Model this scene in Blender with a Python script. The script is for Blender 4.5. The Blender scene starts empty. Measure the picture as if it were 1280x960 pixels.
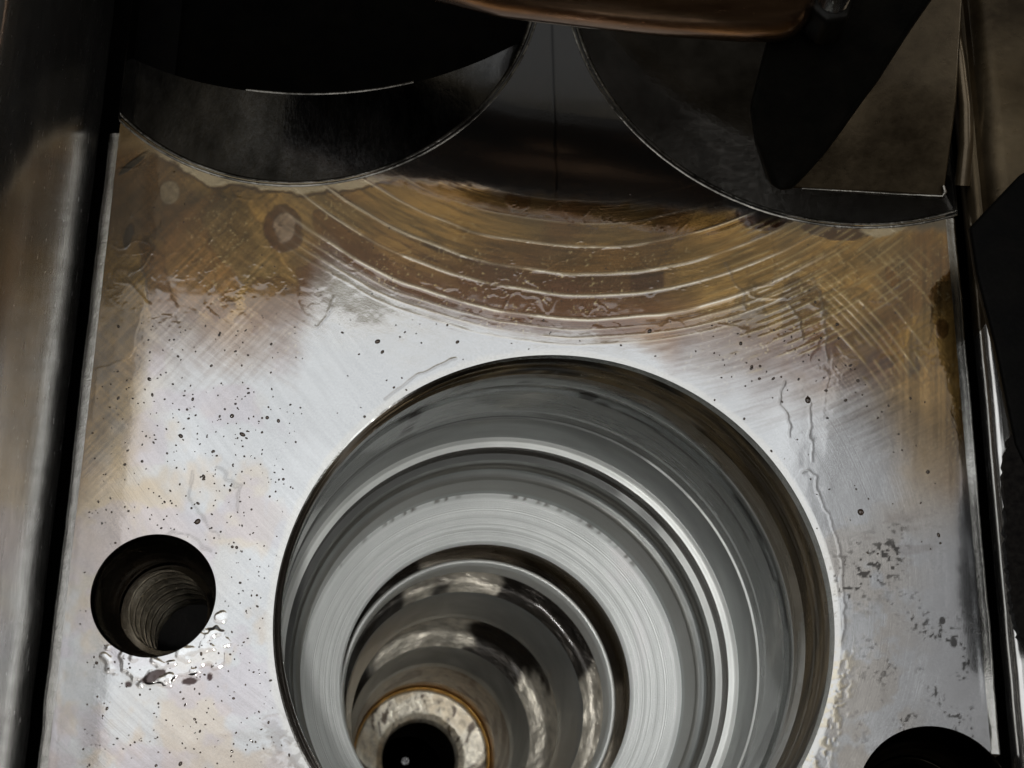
import bpy, math
import numpy as np
from mathutils import Matrix, Vector

# ------------------------------------------------------------------ camera, world, lamps, exposure
scene = bpy.context.scene
COL = scene.collection
TH, PH, FOC = math.radians(20.0), math.radians(0.97), 2000.0      # tilt from straight down, roll, focal length in photo pixels
F_ = np.array([0, math.sin(TH), -math.cos(TH)])
_R0 = np.array([1.0, 0, 0]); _U0 = np.array([0, math.cos(TH), math.sin(TH)])
R_ = _R0 * math.cos(PH) + _U0 * math.sin(PH)
U_ = _U0 * math.cos(PH) - _R0 * math.sin(PH)
EYE = np.array([-0.329133, -2.263226, 11.414297])

cam_d = bpy.data.cameras.new('camera')
cam = bpy.data.objects.new('camera', cam_d); COL.objects.link(cam)
cam_d.sensor_width = 36.0; cam_d.lens = FOC / 1280 * 36.0
cam_d.clip_start = 0.1; cam_d.clip_end = 500
m = Matrix.Identity(4)
for i in range(3):
    m[i][0] = R_[i]; m[i][1] = U_[i]; m[i][2] = -F_[i]; m[i][3] = EYE[i]
cam.matrix_world = m
cam_d.dof.use_dof = True
cam_d.dof.focus_distance = 11.7
cam_d.dof.aperture_fstop = 1.2
scene.camera = cam

world = bpy.data.worlds.new('World'); scene.world = world; world.use_nodes = True
world.node_tree.nodes['Background'].inputs[0].default_value = (0.9, 0.75, 0.55, 1)
world.node_tree.nodes['Background'].inputs[1].default_value = 0.012

def area(name, loc, sx, sy, power, color=(1, 1, 1), rot=(0, 0, 0)):
    d = bpy.data.lights.new(name, 'AREA'); d.shape = 'RECTANGLE'; d.size = sx; d.size_y = sy
    d.energy = power; d.color = color
    o = bpy.data.objects.new(name, d); COL.objects.link(o); o.location = loc; o.rotation_euler = rot
    return o
area('workshop_lamp', (-9.0, 9.25, 30), 34, 12.1, 1700, (0.96, 0.985, 1.0), (0, 0, math.radians(-2.0)))
area('workshop_lamp', (-9.0, -5.2, 30), 34, 16.8, 1850, (1.0, 0.985, 0.965), (0, 0, math.radians(-2.0)))
area('side_lamp', (16.5, 8.4, 30), 17, 11.5, 230, (0.98, 0.98, 1.0), (0, 0, math.radians(-2.0)))
area('side_lamp', (16.5, -5.0, 30), 17, 15, 180, (1.0, 0.97, 0.93), (0, 0, math.radians(-2.0)))
area('edge_glint_lamp', (29.0, 1.0, 30), 6, 22, 1250, (1.0, 0.98, 0.95))  # added off-view lamp that draws the bright line on the right deck edge
area('rear_fill_lamp', (0.0, 17.4, 30.05), 40, 6.0, 270, (1.0, 0.87, 0.64))  # added, unseen lamp that lifts the reflection in the brown zone
area('back_lamp', (2.0, 24.5, 30), 26, 5.5, 62, (0.92, 0.96, 1.0))
_sp = bpy.data.lights.new('bore_fill_spot', 'SPOT'); _sp.energy = 3000; _sp.spot_size = math.radians(36); _sp.spot_blend = 1.0; _sp.shadow_soft_size = 0.3; _sp.color = (1.0, 0.98, 0.95)  # added spot beside the camera, aimed down the bore to brighten it
bore_fill = bpy.data.objects.new('bore_fill_spot', _sp); COL.objects.link(bore_fill); bore_fill.location = (EYE[0] - 0.9, EYE[1] - 0.6, EYE[2] + 0.6)
bore_fill.rotation_euler = (Vector((-0.5, -0.3, -3.0)) - bore_fill.location).to_track_quat('-Z', 'Y').to_euler()

scene.view_settings.view_transform = 'Standard'
scene.view_settings.look = 'None'
scene.view_settings.exposure = 0.0
scene.view_settings.gamma = 1.0
scene.cycles.max_bounces = 8
scene.cycles.glossy_bounces = 6
scene.cycles.use_denoising = True
scene.cycles.use_adaptive_sampling = True
scene.cycles.adaptive_threshold = 0.02
scene.cycles.sample_clamp_indirect = 4.0
scene.cycles.blur_glossy = 0.3

# ------------------------------------------------------------------ plan helpers: measured photo position -> point on a level at height z
def ray(x, y): return F_ + (x - 640) / FOC * R_ + (480 - y) / FOC * U_
def at(x, y, z=0.0):
    r = ray(x, y); return EYE + r * ((z - EYE[2]) / r[2])
def plan(P):
    d = P - EYE
    w = d @ F_
    return 640 + FOC * (d @ R_) / w, 480 - FOC * (d @ U_) / w

def sstep(a, b, x):
    t = np.clip((x - a) / (b - a), 0, 1); return t * t * (3 - 2 * t)
def _hash(ix, iy, seed):
    n = (ix.astype(np.int64) * 374761393 + iy.astype(np.int64) * 668265263 + seed * 974711) & 0xffffffff
    n = ((n ^ (n >> 13)) * 1274126177) & 0xffffffff
    n = ((n ^ (n >> 16)) * 2246822519) & 0xffffffff
    return ((n ^ (n >> 15)) & 0xffff) / 65535.0
def vnoise(x, y, seed=0):
    ix = np.floor(x); iy = np.floor(y); fx = x - ix; fy = y - iy
    u = fx ** 3 * (fx * (fx * 6 - 15) + 10); v = fy ** 3 * (fy * (fy * 6 - 15) + 10)
    a = _hash(ix, iy, seed); b = _hash(ix + 1, iy, seed); c = _hash(ix, iy + 1, seed); d = _hash(ix + 1, iy + 1, seed)
    return (a * (1 - u) + b * u) * (1 - v) + (c * (1 - u) + d * u) * v
def fbm(x, y, seed=0, o=4, g=0.5):
    s = 0; a = 1; t = 0
    for k in range(o):
        s = s + a * vnoise(x * 2 ** k + 17.3 * k, y * 2 ** k - 9.1 * k, seed + k * 13); t += a; a *= g
    return s / t
def mix(c, d, t):
    return c * (1 - t[..., None]) + np.asarray(d, float) * t[..., None]
def seg_dist(X, Y, pts):
    D = np.full(X.shape, 1e9)
    for (x0, y0), (x1, y1) in zip(pts[:-1], pts[1:]):
        dx, dy = x1 - x0, y1 - y0
        t = np.clip(((X - x0) * dx + (Y - y0) * dy) / (dx * dx + dy * dy), 0, 1)
        D = np.minimum(D, np.hypot(X - x0 - t * dx, Y - y0 - t * dy))
    return D

# ------------------------------------------------------------------ objects
def empty(name, loc):
    o = bpy.data.objects.new(name, None); COL.objects.link(o); o.location = loc; o.empty_display_size = 0.2
    return o
def tag(o, label=None, cat=None, group=None, kind=None):
    if label: o['label'] = label
    if cat: o['category'] = cat
    if group: o['group'] = group
    if kind: o['kind'] = kind
    return o
def mesh_obj(name, V, Fc, mat, parent=None, smooth=True, colors=None, vecs=None, floats=None):
    me = bpy.data.meshes.new(name)
    V = np.asarray(V, float)
    org = np.zeros(3)
    if parent is not None:
        p = parent; 
        while p is not None:
            org = org + np.array(p.location); p = p.parent
    V = V - org
    if isinstance(Fc, np.ndarray):
        n, k = Fc.shape
        me.vertices.add(len(V)); me.vertices.foreach_set('co', V.astype(np.float32).ravel())
        me.loops.add(n * k); me.loops.foreach_set('vertex_index', Fc.astype(np.int32).ravel())
        me.polygons.add(n); me.polygons.foreach_set('loop_start', (np.arange(n) * k).astype(np.int32))
        me.polygons.foreach_set('loop_total', np.full(n, k, np.int32))
        me.update(calc_edges=True)
    else:
        me.from_pydata([tuple(v) for v in V], [], Fc); me.update()
    if smooth: me.polygons.foreach_set('use_smooth', [True] * len(me.polygons))
    for nm, a in (colors or {}).items():
        at_ = me.color_attributes.new(nm, 'FLOAT_COLOR', 'POINT')
        c = np.ones((len(V), 4), np.float32); c[:, :3] = a; at_.data.foreach_set('color', c.ravel())
    for nm, a in (vecs or {}).items():
        at_ = me.attributes.new(nm, 'FLOAT_VECTOR', 'POINT'); at_.data.foreach_set('vector', np.asarray(a, np.float32).ravel())
    for nm, a in (floats or {}).items():
        at_ = me.attributes.new(nm, 'FLOAT', 'POINT'); at_.data.foreach_set('value', np.asarray(a, np.float32).ravel())
    me.materials.append(mat)
    o = bpy.data.objects.new(name, me); COL.objects.link(o)
    if parent is not None: o.parent = parent
    return o
def grid_faces(nr, nc, wrap=False):
    i = np.arange(nr - 1)[:, None]; j = np.arange(nc if wrap else nc - 1)[None, :]
    j2 = (j + 1) % nc
    return np.stack([i * nc + j, i * nc + j2, (i + 1) * nc + j2, (i + 1) * nc + j], -1).reshape(-1, 4)

# ------------------------------------------------------------------ materials
class NT:
    def __init__(s, name):
        s.m = bpy.data.materials.new(name); s.m.use_nodes = True; s.t = s.m.node_tree
        s.p = s.t.nodes['Principled BSDF']
    def n(s, typ, **kw):
        nd = s.t.nodes.new(typ)
        for k, v in kw.items():
            if isinstance(v, (bpy.types.NodeSocket,)): s.t.links.new(v, nd.inputs[k])
            elif k in nd.inputs: nd.inputs[k].default_value = v
            else: setattr(nd, k, v)
        return nd
    def link(s, a, b): s.t.links.new(a, b)
    def set(s, **kw):
        for k, v in kw.items():
            k = k.replace('_', ' ')
            if isinstance(v, bpy.types.NodeSocket): s.link(v, s.p.inputs[k])
            else: s.p.inputs[k].default_value = v
    def math(s, op, a, b=0.0, c=None):
        nd = s.t.nodes.new('ShaderNodeMath'); nd.operation = op
        for i, v in enumerate((a, b) if c is None else (a, b, c)):
            if isinstance(v, bpy.types.NodeSocket): s.link(v, nd.inputs[i])
            else: nd.inputs[i].default_value = v
        return nd.outputs[0]
    def attr(s, name, out='Fac'):
        nd = s.t.nodes.new('ShaderNodeAttribute'); nd.attribute_name = name; return nd.outputs[out]
    def noise1(s, w, scale, detail=2.0):
        nd = s.t.nodes.new('ShaderNodeTexNoise'); nd.noise_dimensions = '1D'
        s.link(w, nd.inputs['W']); nd.inputs['Scale'].default_value = scale; nd.inputs['Detail'].default_value = detail
        return nd.outputs[0]
    def noise3(s, vec, scale, detail=3.0, rough=0.55):
        nd = s.t.nodes.new('ShaderNodeTexNoise')
        if vec is not None: s.link(vec, nd.inputs['Vector'])
        nd.inputs['Scale'].default_value = scale; nd.inputs['Detail'].default_value = detail; nd.inputs['Roughness'].default_value = rough
        return nd.outputs[0]
    def pos(s):
        return s.t.nodes.new('ShaderNodeNewGeometry').outputs['Position']
    def ramp(s, v, a, b, lo=0.0, hi=1.0):
        nd = s.t.nodes.new('ShaderNodeMapRange'); nd.clamp = True
        s.link(v, nd.inputs[0]); nd.inputs[1].default_value = a; nd.inputs[2].default_value = b
        nd.inputs[3].default_value = lo; nd.inputs[4].default_value = hi
        return nd.outputs[0]
    def mixc(s, f, a, b, mode='MIX'):
        nd = s.t.nodes.new('ShaderNodeMix'); nd.data_type = 'RGBA'; nd.blend_type = mode
        for i, v in ((0, f), (6, a), (7, b)):
            if isinstance(v, bpy.types.NodeSocket): s.link(v, nd.inputs[i])
            else: nd.inputs[i].default_value = v
        return nd.outputs[2]
    def bump(s, h, strength, dist=0.01, normal=None):
        nd = s.t.nodes.new('ShaderNodeBump'); nd.inputs['Strength'].default_value = strength; nd.inputs['Distance'].default_value = dist
        s.link(h, nd.inputs['Height'])
        if normal is not None: s.link(normal, nd.inputs['Normal'])
        return nd.outputs[0]

def mat_deck():
    t = NT('varnished_wet_metal')
    sep = t.n('ShaderNodeSeparateXYZ'); t.link(t.attr('arcs', 'Vector'), sep.inputs[0])
    ms = t.n('ShaderNodeSeparateXYZ'); t.link(t.attr('arcmask', 'Vector'), ms.inputs[0])
    P = t.pos()
    h = None; fine = None
    brk = t.ramp(t.noise3(P, 1.6, 4), 0.35, 0.65)
    for i in range(3):
        a = t.noise1(sep.outputs[i], 26.0, 4.0)
        b = t.noise1(sep.outputs[i], 110.0, 2.0)
        v = t.math('ADD', t.math('MULTIPLY', a, 0.55), t.math('MULTIPLY', b, 0.45))
        v = t.math('MULTIPLY', v, ms.outputs[i])
        h = v if h is None else t.math('ADD', h, v)
    h = t.math('MULTIPLY', h, t.math('ADD', t.math('MULTIPLY', brk, 0.75), 0.25))
    grain = t.noise3(P, 55, 4, 0.65)
    col = t.attr('stain', 'Color')
    shade = t.math('ADD', 0.62, t.math('ADD', t.math('MULTIPLY', h, 0.42), t.math('MULTIPLY', grain, 0.30)))
    cc = t.n('ShaderNodeCombineColor')
    for k in range(3): t.link(shade, cc.inputs[k])
    col = t.mixc(1.0, col, cc.outputs[0], 'MULTIPLY')
    rgh = t.attr('rough')
    rgh = t.math('ADD', rgh, t.math('MULTIPLY', t.math('SUBTRACT', grain, 0.5), 0.12))
    hh = t.math('ADD', t.math('MULTIPLY', h, 1.0), t.math('MULTIPLY', grain, 0.35))
    nb = t.bump(hh, 0.065, 0.012)
    t.set(Base_Color=col, Metallic=t.attr('metal'), Roughness=rgh, Normal=nb, Coat_Weight=t.attr('film'), Coat_Roughness=0.045, Coat_IOR=1.9)
    return t.m
def mat_turned(name, base=(0.40, 0.42, 0.41), rough=0.28, coat=0.0, groove=0.25, freq=60, streak=0.5, tint_attr=True, metallic=1.0, ringc=0.4):
    """lathe-turned steel: fine rings along the profile, faint streaks round it, stains from the vertex layer"""
    t = NT(name)
    s = t.attr('along'); P = t.pos()
    a = t.noise1(s, freq, 4.0); b = t.noise1(s, freq * 4, 2.0)
    uv = t.attr('wrap', 'Vector')
    st = t.noise3(uv, 1.0, 4, 0.6)
    h = t.math('ADD', t.math('MULTIPLY', a, 0.6), t.math('MULTIPLY', b, 0.4))
    sh = t.math('ADD', 1.0 - 0.5 * streak - 0.5 * ringc, t.math('ADD', t.math('MULTIPLY', st, streak), t.math('MULTIPLY', h, ringc)))
    cc = t.n('ShaderNodeCombineColor')
    for k in range(3): t.link(sh, cc.inputs[k])
    c0 = t.attr('stain', 'Color') if tint_attr else (*base, 1)
    col = t.mixc(1.0, c0, cc.outputs[0], 'MULTIPLY')
    r = t.math('ADD', rough - 0.1, t.math('MULTIPLY', st, 0.2))
    nb = t.bump(t.math('ADD', h, t.math('MULTIPLY', t.noise3(P, 70, 2), 0.2)), groove, 0.01)
    t.set(Base_Color=col, Metallic=metallic, Roughness=r, Normal=nb, Coat_Weight=coat, Coat_Roughness=0.05)
    return t.m
def mat_metal(name, c0, c1, rough=0.35, scale=3.0, metallic=0.9, coat=0.3, bump=0.2, stretch=(1, 1, 1), spec=0.5):
    t = NT(name)
    mp = t.n('ShaderNodeMapping'); t.link(t.pos(), mp.inputs[0]); mp.inputs['Scale'].default_value = stretch
    a = t.noise3(mp.outputs[0], scale, 5, 0.6); b = t.noise3(mp.outputs[0], scale * 9, 3, 0.6)
    col = t.mixc(t.ramp(a, 0.33, 0.68), (*c0, 1), (*c1, 1))
    r = t.math('ADD', rough - 0.12, t.math('MULTIPLY', b, 0.24))
    t.set(Base_Color=col, Metallic=metallic, Roughness=r, Coat_Weight=coat, Coat_Roughness=0.08, Normal=t.bump(t.math('ADD', a, t.math('MULTIPLY', b, 0.5)), bump, 0.02))
    t.p.inputs['Specular IOR Level'].default_value = spec
    return t.m
def mat_cast(name):
    t = NT(name); P = t.pos()
    mp = t.n('ShaderNodeMapping'); t.link(t.attr('wrap', 'Vector'), mp.inputs[0]); mp.inputs['Scale'].default_value = (1, 1, .5)
    a = t.noise3(mp.outputs[0], 1.6, 4, 0.6); b = t.noise3(mp.outputs[0], 4.5, 4, 0.6)
    col = t.attr('stain', 'Color')
    cc = t.n('ShaderNodeCombineColor'); v = t.ramp(b, 0.3, 0.7, 0.55, 1.25)
    for k in range(3): t.link(v, cc.inputs[k])
    col = t.mixc(1.0, col, cc.outputs[0], 'MULTIPLY')
    t.set(Base_Color=col, Metallic=0.6, Roughness=0.42, Coat_Weight=0.5, Coat_Roughness=0.15, Normal=t.bump(t.math('ADD', a, b), 0.4, 0.05))
    return t.m

M = {}
M['deck'] = mat_deck()
M['steel'] = mat_turned('turned_steel', rough=0.26, metallic=0.8, coat=0.5)
M['bright'] = mat_turned('bright_turned_steel', rough=0.42, groove=0.6, freq=30, streak=0.3, metallic=0.45)
M['cone'] = mat_turned('bright_cone_steel', rough=0.45, groove=0.9, freq=22, streak=0.25, metallic=0.25, ringc=0.9)
_p = M['cone'].node_tree.nodes['Principled BSDF']; _t = M['cone'].node_tree.nodes.new('ShaderNodeTangent'); _t.direction_type = 'RADIAL'; _t.axis = 'Z'
M['cone'].node_tree.links.new(_t.outputs[0], _p.inputs['Tangent']); _p.inputs['Anisotropic'].default_value = 0.8
M['satin'] = mat_turned('satin_grey_steel', rough=0.32, groove=0.2, streak=0.5, metallic=0.7, coat=0.25)
M['cast'] = mat_cast('rough_cast_metal')
M['washer'] = mat_cast('pale_worn_washer')
M['black'] = mat_metal('black_oily_iron', (0.004, 0.004, 0.0035), (0.010, 0.009, 0.007), 0.42, 4, 0.2, 0.0, spec=0.15)
M['void'] = mat_metal('deep_shade_black', (0.0015, 0.0015, 0.0015), (0.004, 0.0035, 0.003), 0.6, 4, 0.2, 0.0, spec=0.1)  # near-black painted in for the shade of grooves, recesses and hole floors
M['wall'] = mat_metal('oily_wall_metal', (0.50, 0.485, 0.46), (0.76, 0.755, 0.745), 0.23, 1.6, 0.95, 0.1, 0.06, (3, 0.35, 2))
M['pocket'] = mat_metal('dark_oily_seat', (0.22, 0.21, 0.195), (0.62, 0.61, 0.60), 0.15, 2.2, 0.97, 0.3, 0.10)
M['lip'] = mat_metal('worn_lip_metal', (0.012, 0.011, 0.009), (0.42, 0.40, 0.36), 0.30, 2.2, 1.0, 0.1, 0.6)
M['seat'] = mat_metal('black_wet_seat', (0.004, 0.004, 0.0038), (0.036, 0.035, 0.034), 0.18, 1.8, 0.9, 0.25, 0.12, (2.5, 1, 1))
M['edge'] = mat_metal('clean_edge_metal', (0.62, 0.62, 0.60), (0.85, 0.85, 0.83), 0.16, 9, 1.0, 0.6, 0.25)
M['thread'] = mat_metal('wet_thread_metal', (0.30, 0.275, 0.23), (0.72, 0.68, 0.60), 0.22, 2.2, 1.0, 0.3, 0.1)
M['holewall'] = mat_metal('oil_black_bore', (0.008, 0.006, 0.005), (0.05, 0.04, 0.03), 0.22, 5, 1.0, 0.15, 0.2)
M['bar'] = mat_metal('bronze_brown_steel', (0.18, 0.095, 0.05), (0.52, 0.32, 0.19), 0.22, 3.0, 0.95, 0.4, 0.06, (0.4, 2, 2))
M['tan'] = mat_metal('tan_varnished_casting', (0.05, 0.036, 0.020), (0.15, 0.115, 0.07), 0.32, 1.7, 0.8, 0.3, 0.12)
M['rubber'] = mat_metal('black_carbon_crust', (0.006, 0.005, 0.005), (0.02, 0.018, 0.016), 0.7, 20, 0.0, 0.0, 0.8, spec=0.1)
M['drop'] = mat_metal('dark_oil_drop', (0.03, 0.018, 0.012), (0.09, 0.06, 0.04), 0.12, 30, 0.2, 1.0, 0.0)
M['nozzle'] = mat_metal('polished_nozzle_steel', (0.45, 0.45, 0.46), (0.75, 0.75, 0.76), 0.18, 6, 1.0, 0.3, 0.05)

# ------------------------------------------------------------------ the cylinder head: deck with its holes
XL, XR = -3.52, 3.075            # deck edges
BORE = (0.0, 0.11, 2.02)
HOLE1 = (-2.898, 0.219, 0.454)
HOLE2 = (2.662, -1.176, 0.553)
POCK1 = (-2.135, 5.539, 1.985)
POCK2 = (2.404, 5.608, 2.335)
head = empty('cylinder_head', (0, 0, -9))
tag(head, 'oil-wet brown-varnished cylinder head deck with a large stepped injector bore', 'cylinder head')

H = 0.009
xs = np.linspace(XL, XR, int((XR - XL) / H) + 1); ys = np.arange(-1.7, 6.3, H)
GX, GY = np.meshgrid(xs, ys)
nr, nc = GX.shape
keep = np.ones_like(GX, bool)
gx, gy = GX.copy(), GY.copy()
for cx, cy, r in (BORE, HOLE1, HOLE2, POCK1, POCK2):
    keep &= np.hypot(GX - cx, GY - cy) >= r
fk = keep[:-1, :-1] & keep[1:, :-1] & keep[:-1, 1:] & keep[1:, 1:]
used = np.zeros_like(keep)
for a, b in ((slice(0, -1), slice(0, -1)), (slice(1, None), slice(0, -1)), (slice(0, -1), slice(1, None)), (slice(1, None), slice(1, None))):
    used[a, b] |= fk
# vertices next to a removed face are pulled onto the circle
rem = np.zeros_like(keep)
for a, b in ((slice(0, -1), slice(0, -1)), (slice(1, None), slice(0, -1)), (slice(0, -1), slice(1, None)), (slice(1, None), slice(1, None))):
    rem[a, b] |= ~fk
for cx, cy, r in (BORE, HOLE1, HOLE2, POCK1, POCK2):
    d = np.hypot(gx - cx, gy - cy)
    s = used & rem & (d < r + 2.2 * H) & (d > 1e-6)
    gx[s] = cx + (gx[s] - cx) / d[s] * r; gy[s] = cy + (gy[s] - cy) / d[s] * r
gx[:, 0] = np.where(used[:, 0], gx[:, 0], gx[:, 0])

idx = -np.ones(nr * nc, np.int64); uf = used.ravel(); idx[uf] = np.arange(uf.sum())
Fq = grid_faces(nr, nc)[fk.ravel()]
Fq = idx[Fq]
dx, dy = gx.ravel()[uf], gy.ravel()[uf]
DV = np.stack([dx, dy, np.zeros_like(dx)], 1)
X, Y = plan(DV)

# --- stains, painted reflections, film and relief, all as fields over the plan of the deck
n1 = fbm(X / 90, Y / 90, 3, 5); n2 = fbm(X / 38, Y / 38, 11, 5); n3 = fbm(X / 170, Y / 170, 29, 4); n4 = fbm(X / 12, Y / 12, 41, 3)
bx_ = [60, 130, 190, 300, 370, 395, 420, 470, 560, 650, 760, 860, 950, 1050, 1130, 1180, 1260]
by_ = [640, 560, 420, 425, 410, 350, 322, 346, 384, 398, 408, 430, 455, 470, 520, 560, 600]
refl_edge = np.interp(X, bx_, by_)  # the lamp's reflection edge, painted in as the varnish border
rA = np.hypot(X - 735, Y + 200)
# fine strokes along the tool rings, across them in the corners, and a speckle of glints
tA = np.arctan2(X - 735, Y + 200)
stA = fbm(tA * 9, rA / 5.0, 201, 4); stA2 = fbm(tA * 22, rA / 2.6, 203, 3)
stC = fbm((X + Y) / 5.0, (X - Y) / 90, 205, 4); stV = fbm(X / 4.5, Y / 120, 207, 4)
wl = sstep(420, 300, X); wrg = sstep(1090, 1150, X)
stroke = (stA * .55 + stA2 * .45) * (1 - wl) * (1 - wrg) + (stC * .6 + stA2 * .4) * wl + (stV * .7 + stA2 * .3) * wrg
mid = sstep(400, 440, X) * sstep(900, 800, X)
varn_refl = sstep(75 - 60 * mid, -65 + 48 * mid, (Y - refl_edge - 14) + (n2 - 0.5) * 44 * (1 - .6 * mid) + (stroke - 0.5) * 70 * (1 - .6 * mid)) * (0.25 + 0.75 * sstep(-20, 12, Y - (222 + (X - 480) * 0.095) + (n4 - .5) * 14))  # real varnish, but its extent is painted along the reflection edges
rA = np.hypot(X - 735, Y + 200)
ALU = np.array([0.53, 0.535, 0.54])
GOLD = np.array([0.45, 0.275, 0.085]); BROWN = np.array([0.20, 0.090, 0.024]); DEEP = np.array([0.075, 0.026, 0.011]); PALE = np.array([0.52, 0.46, 0.34])
OLIVE = np.array([0.25, 0.165, 0.065])
vcol = np.tile(GOLD, (len(X), 1))
vcol = mix(vcol, OLIVE, sstep(0.45, 0.6, n3))
vcol = mix(vcol, BROWN, sstep(0.42, 0.64, n1 * 0.7 + n3 * 0.3) * .8)
# brown bands between the tool rings, gold above them
ang = sstep(395, 520, X) * sstep(900, 820, X)
vcol = mix(vcol, GOLD * 1.15, sstep(470, 505, rA) * sstep(330, 480, X) * sstep(700, 560, X) * sstep(545, 500, rA) * 0.8)
for r0, r1, c, a, e0, e1 in ((509, 541, BROWN, 0.75, 560, 840), (543, 567, DEEP * 1.3, 0.8, 520, 832), (569, 598, BROWN * 0.8, 0.9, 420, 850), (600, 622, DEEP * 1.5, 0.8, 390, 820)):
    vcol = mix(vcol, c, sstep(r0 - 2, r0 + 2, rA) * sstep(r1 + 2, r1 - 2, rA) * a * sstep(e0 - 70, e0 + 70, X + (n2 - .5) * 60) * sstep(e1 + 40, e1 - 40, X + (n4 - .5) * 30))
vcol = mix(vcol, DEEP, (sstep(786, 790, X) * sstep(832, 828, X) * sstep(545, 548, rA) * sstep(569, 566, rA)) * 0.85)
# hand-placed blotches (x, y, rx, ry, angle, colour, amount)
def blob(x, y, rx, ry, a=0, wob=0.25, soft=0.12, seed=5):
    c, s = math.cos(math.radians(a)), math.sin(math.radians(a))
    u = ((X - x) * c + (Y - y) * s) / rx; v = (-(X - x) * s + (Y - y) * c) / ry
    d = np.hypot(u, v) + (fbm(X / 16 + x, Y / 16 + y, seed, 3) - 0.5) * wob * 2
    return d, sstep(1 + soft, 1 - soft, d)
height = np.zeros_like(X)
extra = np.zeros_like(X)
BL = [(252, 320, 62, 75, 20, BROWN * 0.85, 0.75, .25), (300, 300, 36, 62, -35, OLIVE * .8, 0.7, .2), (200, 370, 16, 70, -12, BROWN * .8, .8, .3), (425, 300, 16, 46, -42, BROWN * .75, 0.8, .2),
      (354, 286, 23, 30, -10, DEEP * 1.1, 0.85, .18), (356, 284, 14, 20, -5, np.array([.36, .27, .2]), .8, .3), (212, 240, 13, 15, 0, PALE, 0.55, .12), (160, 297, 6, 18, 12, DEEP * .4, .95, .4),
      (168, 203, 27, 4, -38, DEEP * .12, 1, .3), (648, 246, 15, 17, 0, BROWN * .7, .75, .3), (612, 222, 16, 12, 0, BROWN * .6, .6, .3), (950, 272, 34, 15, 12, DEEP * .9, .95, .25),
      (1040, 287, 42, 11, 6, DEEP * .7, .95, .3), (1116, 346, 9, 15, -15, np.array([.22, .10, .02]), .95, .1), (1108, 452, 10, 9, 0, BROWN * .7, .85, .2), (1178, 412, 8, 12, 0, BROWN * .7, .8, .3),
      (1150, 425, 14, 42, 14, OLIVE * .9, .7, .3), (1010, 415, 34, 62, -14, BROWN * .55, .7, .2), (935, 390, 24, 34, 0, OLIVE * .7, .5, .4), (1155, 445, 6, 14, 10, GOLD * .8, .8, .4),
      (1060, 420, 40, 60, 0, OLIVE * .8, .5, .4), (520, 330, 70, 14, 28, GOLD, .5, .4), (340, 380, 40, 30, 0, BROWN * .9, .55, .5), (395, 345, 26, 20, -40, DEEP * 1.6, .55, .3)]
for x, y, rx, ry, a, c, amt, wob in BL:
    d, mk = blob(x, y, rx, ry, a, wob, 0.08)
    vcol = mix(vcol, c, mk * amt)
    extra = np.maximum(extra, mk * amt * (np.abs(Y) < 480))
    rim = np.exp(-((d - 1.0) / 0.07) ** 2)
    vcol = mix(vcol, DEEP * 0.6, rim * 0.5 * amt)
    height += 0.0012 * mk * amt
# tide lines where varnish dried
for src, lv in ((n1, 0.52), (n3, 0.47), (n2, 0.60)):
    tl = np.exp(-((src - lv) / 0.006) ** 2)
    vcol = mix(vcol, DEEP * 0.7, tl * 0.3 * sstep(0.5, 0.7, fbm(X / 140, Y / 140, 77, 2) + 0.15))
    height += 0.0012 * tl * varn_refl
vcol = vcol * (0.62 + 0.76 * sstep(.2, .8, stroke))[:, None]
vcol = vcol * (0.62 + 0.5 * sstep(.34, .64, fbm(X / 130 + 3, Y / 90, 231, 3)))[:, None]
vcol = mix(vcol, DEEP * 1.9, 0.6 * sstep(-85, -15, Y - refl_edge + (n1 - .5) * 60) * sstep(150, 200, X) * sstep(1120, 1020, X))
glint_paint = sstep(.72, .86, fbm(X / 3.0, Y / 3.0, 211, 2)) * sstep(.4, .6, fbm(X / 70, Y / 70, 213, 2))  # gold glints painted into the varnish colour
vcol = mix(vcol, np.array([.62, .50, .27]), glint_paint * .6)
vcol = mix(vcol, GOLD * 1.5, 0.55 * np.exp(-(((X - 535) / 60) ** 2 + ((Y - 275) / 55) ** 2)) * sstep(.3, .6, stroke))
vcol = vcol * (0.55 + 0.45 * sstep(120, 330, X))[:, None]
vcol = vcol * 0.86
# flaked pale lip round the valve pockets
p1 = np.hypot(dx - POCK1[0], dy - POCK1[1]) - POCK1[2]; p2 = np.hypot(dx - POCK2[0], dy - POCK2[1]) - POCK2[2]
flk = sstep(0.10, 0.07, p1 + (n2 - .5) * 0.16) * sstep(150, 230, X) * sstep(500, 470, X)
flk = np.maximum(flk, sstep(0.09, 0.07, p2 + (n2 - .5) * 0.12) * sstep(1070, 1085, X) * sstep(1140, 1125, X))
fe = np.exp(-((p1 + (n2 - .5) * 0.16 - 0.10) / 0.012) ** 2) * sstep(150, 230, X) * sstep(510, 480, X)
vcol = mix(vcol, PALE * 1.1, flk * 0.9); vcol = mix(vcol, DEEP * 0.4, fe * 0.85)
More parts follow.
